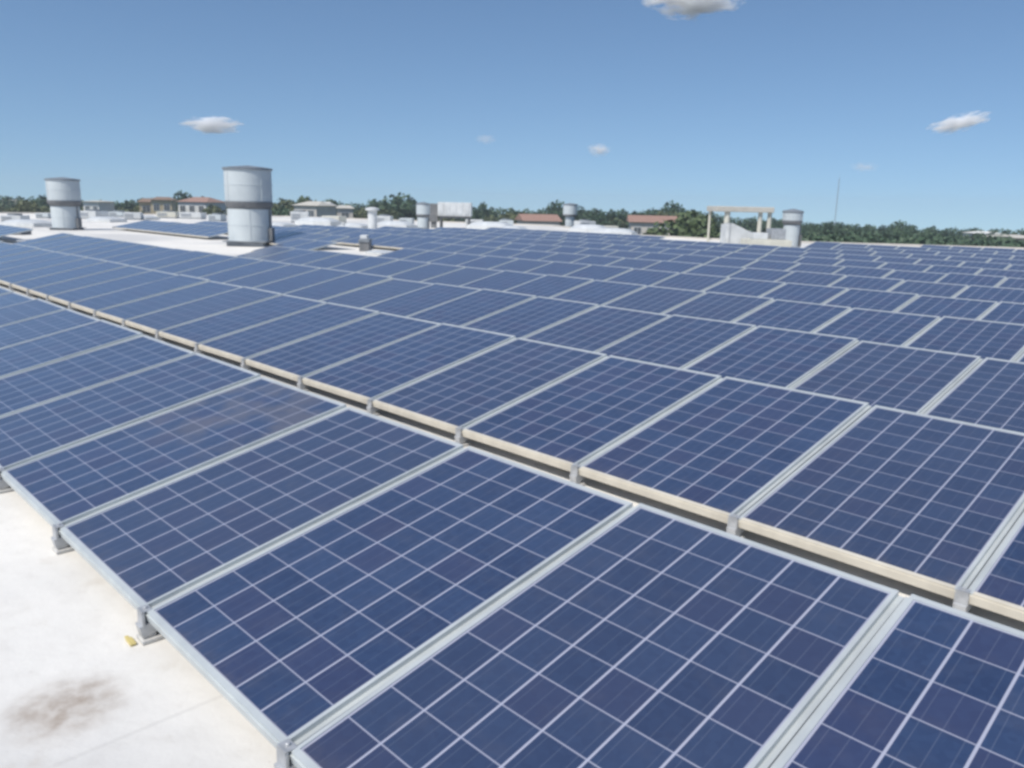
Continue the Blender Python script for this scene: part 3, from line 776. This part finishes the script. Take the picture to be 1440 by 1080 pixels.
# ------------------------------------------------------------------ clouds: small lit volumes far away
def cloud_mat():
    mt = bpy.data.materials.new('cloud_vapour'); mt.use_nodes = True; t = mt.node_tree; n = N(t)
    for x in list(t.nodes):
        if x.type == 'BSDF_PRINCIPLED': t.nodes.remove(x)
    out = t.nodes['Material Output']
    pv = n.new('ShaderNodeVolumePrincipled'); pv.inputs['Color'].default_value = (1, 1, 1, 1); pv.inputs['Anisotropy'].default_value = -.2
    tc = n.new('ShaderNodeTexCoord'); ln = n.new('ShaderNodeVectorMath', operation='LENGTH'); n.link(tc.outputs['Object'], ln.inputs[0])
    fall = n.math('SUBTRACT', 1, ln.outputs['Value'])
    oi = n.new('ShaderNodeObjectInfo').outputs['Random']
    cb = n.new('ShaderNodeCombineXYZ'); n.link(n.math('MULTIPLY', oi, 60), cb.inputs[2])
    ad = n.new('ShaderNodeVectorMath', operation='ADD'); n.link(tc.outputs['Object'], ad.inputs[0]); n.link(cb.outputs[0], ad.inputs[1])
    no = n.noise(2.2, 5, ad.outputs[0], .6)
    den = n.math('MULTIPLY', n.math('MAXIMUM', n.math('ADD', fall, n.math('MULTIPLY', n.math('SUBTRACT', no, .60), 2.6)), 0), .09)
    at2 = n.new('ShaderNodeAttribute', attribute_type='OBJECT', attribute_name='thick')
    n.link(n.math('MULTIPLY', den, at2.outputs['Fac']), pv.inputs['Density'])
    n.link(pv.outputs[0], out.inputs['Volume'])
    return mt
CM = cloud_mat()
def cloud(px, py, wpx, hpx, label, thick=1.0, roll=0, depth=3000):
    P = at(px, py, depth); k = depth/FPX
    bm = bmesh.new(); bmesh.ops.create_icosphere(bm, subdivisions=3, radius=1); me = bpy.data.meshes.new('cloud'); bm.to_mesh(me); bm.free(); me.materials.append(CM)
    o = bpy.data.objects.new('cloud', me); col.objects.link(o); o.location = P
    o.rotation_euler = (Matrix.Rotation(-YAW, 4, 'Z') @ Matrix.Rotation(-roll, 4, 'Y')).to_euler()
    o.scale = (wpx*k/2, wpx*k/2, hpx*k/2); o['thick'] = thick
    tag(o, label, 'cloud', 'small white clouds in the blue sky')
cloud(300, 176, 94, 26, 'flat white cloud above the tall fan', 1.2)
cloud(1348, 173, 88, 26, 'slanted white cloud at the right', 1.2, .28)
cloud(975, -2, 150, 52, 'largest white cloud cut by the top edge', 1.2)
cloud(843, 211, 38, 20, 'small round cloud right of centre', .9)
cloud(683, 196, 34, 16, 'tiny faint cloud near the centre', .3)
cloud(1215, 235, 44, 16, 'tiny faint cloud right of the mast top', .22)

# ------------------------------------------------------------------ the air itself
bm = bmesh.new(); bmesh.ops.create_cube(bm, size=1); me = bpy.data.meshes.new('haze'); bm.to_mesh(me); bm.free()
hz = bpy.data.objects.new('haze', me); col.objects.link(hz)
hz.scale = (1240, 1240, 36); hz.location = (CAM.x, CAM.y, 11-18)
hm = bpy.data.materials.new('haze_air'); hm.use_nodes = True; t_ = hm.node_tree; t_.nodes.remove(t_.nodes['Principled BSDF'])
pv = t_.nodes.new('ShaderNodeVolumePrincipled'); pv.inputs['Color'].default_value = (.84, .93, 1, 1); pv.inputs['Density'].default_value = .0005; pv.inputs['Anisotropy'].default_value = .1
t_.links.new(pv.outputs[0], t_.nodes['Material Output'].inputs['Volume']); me.materials.append(hm); hz['kind'] = 'stuff'
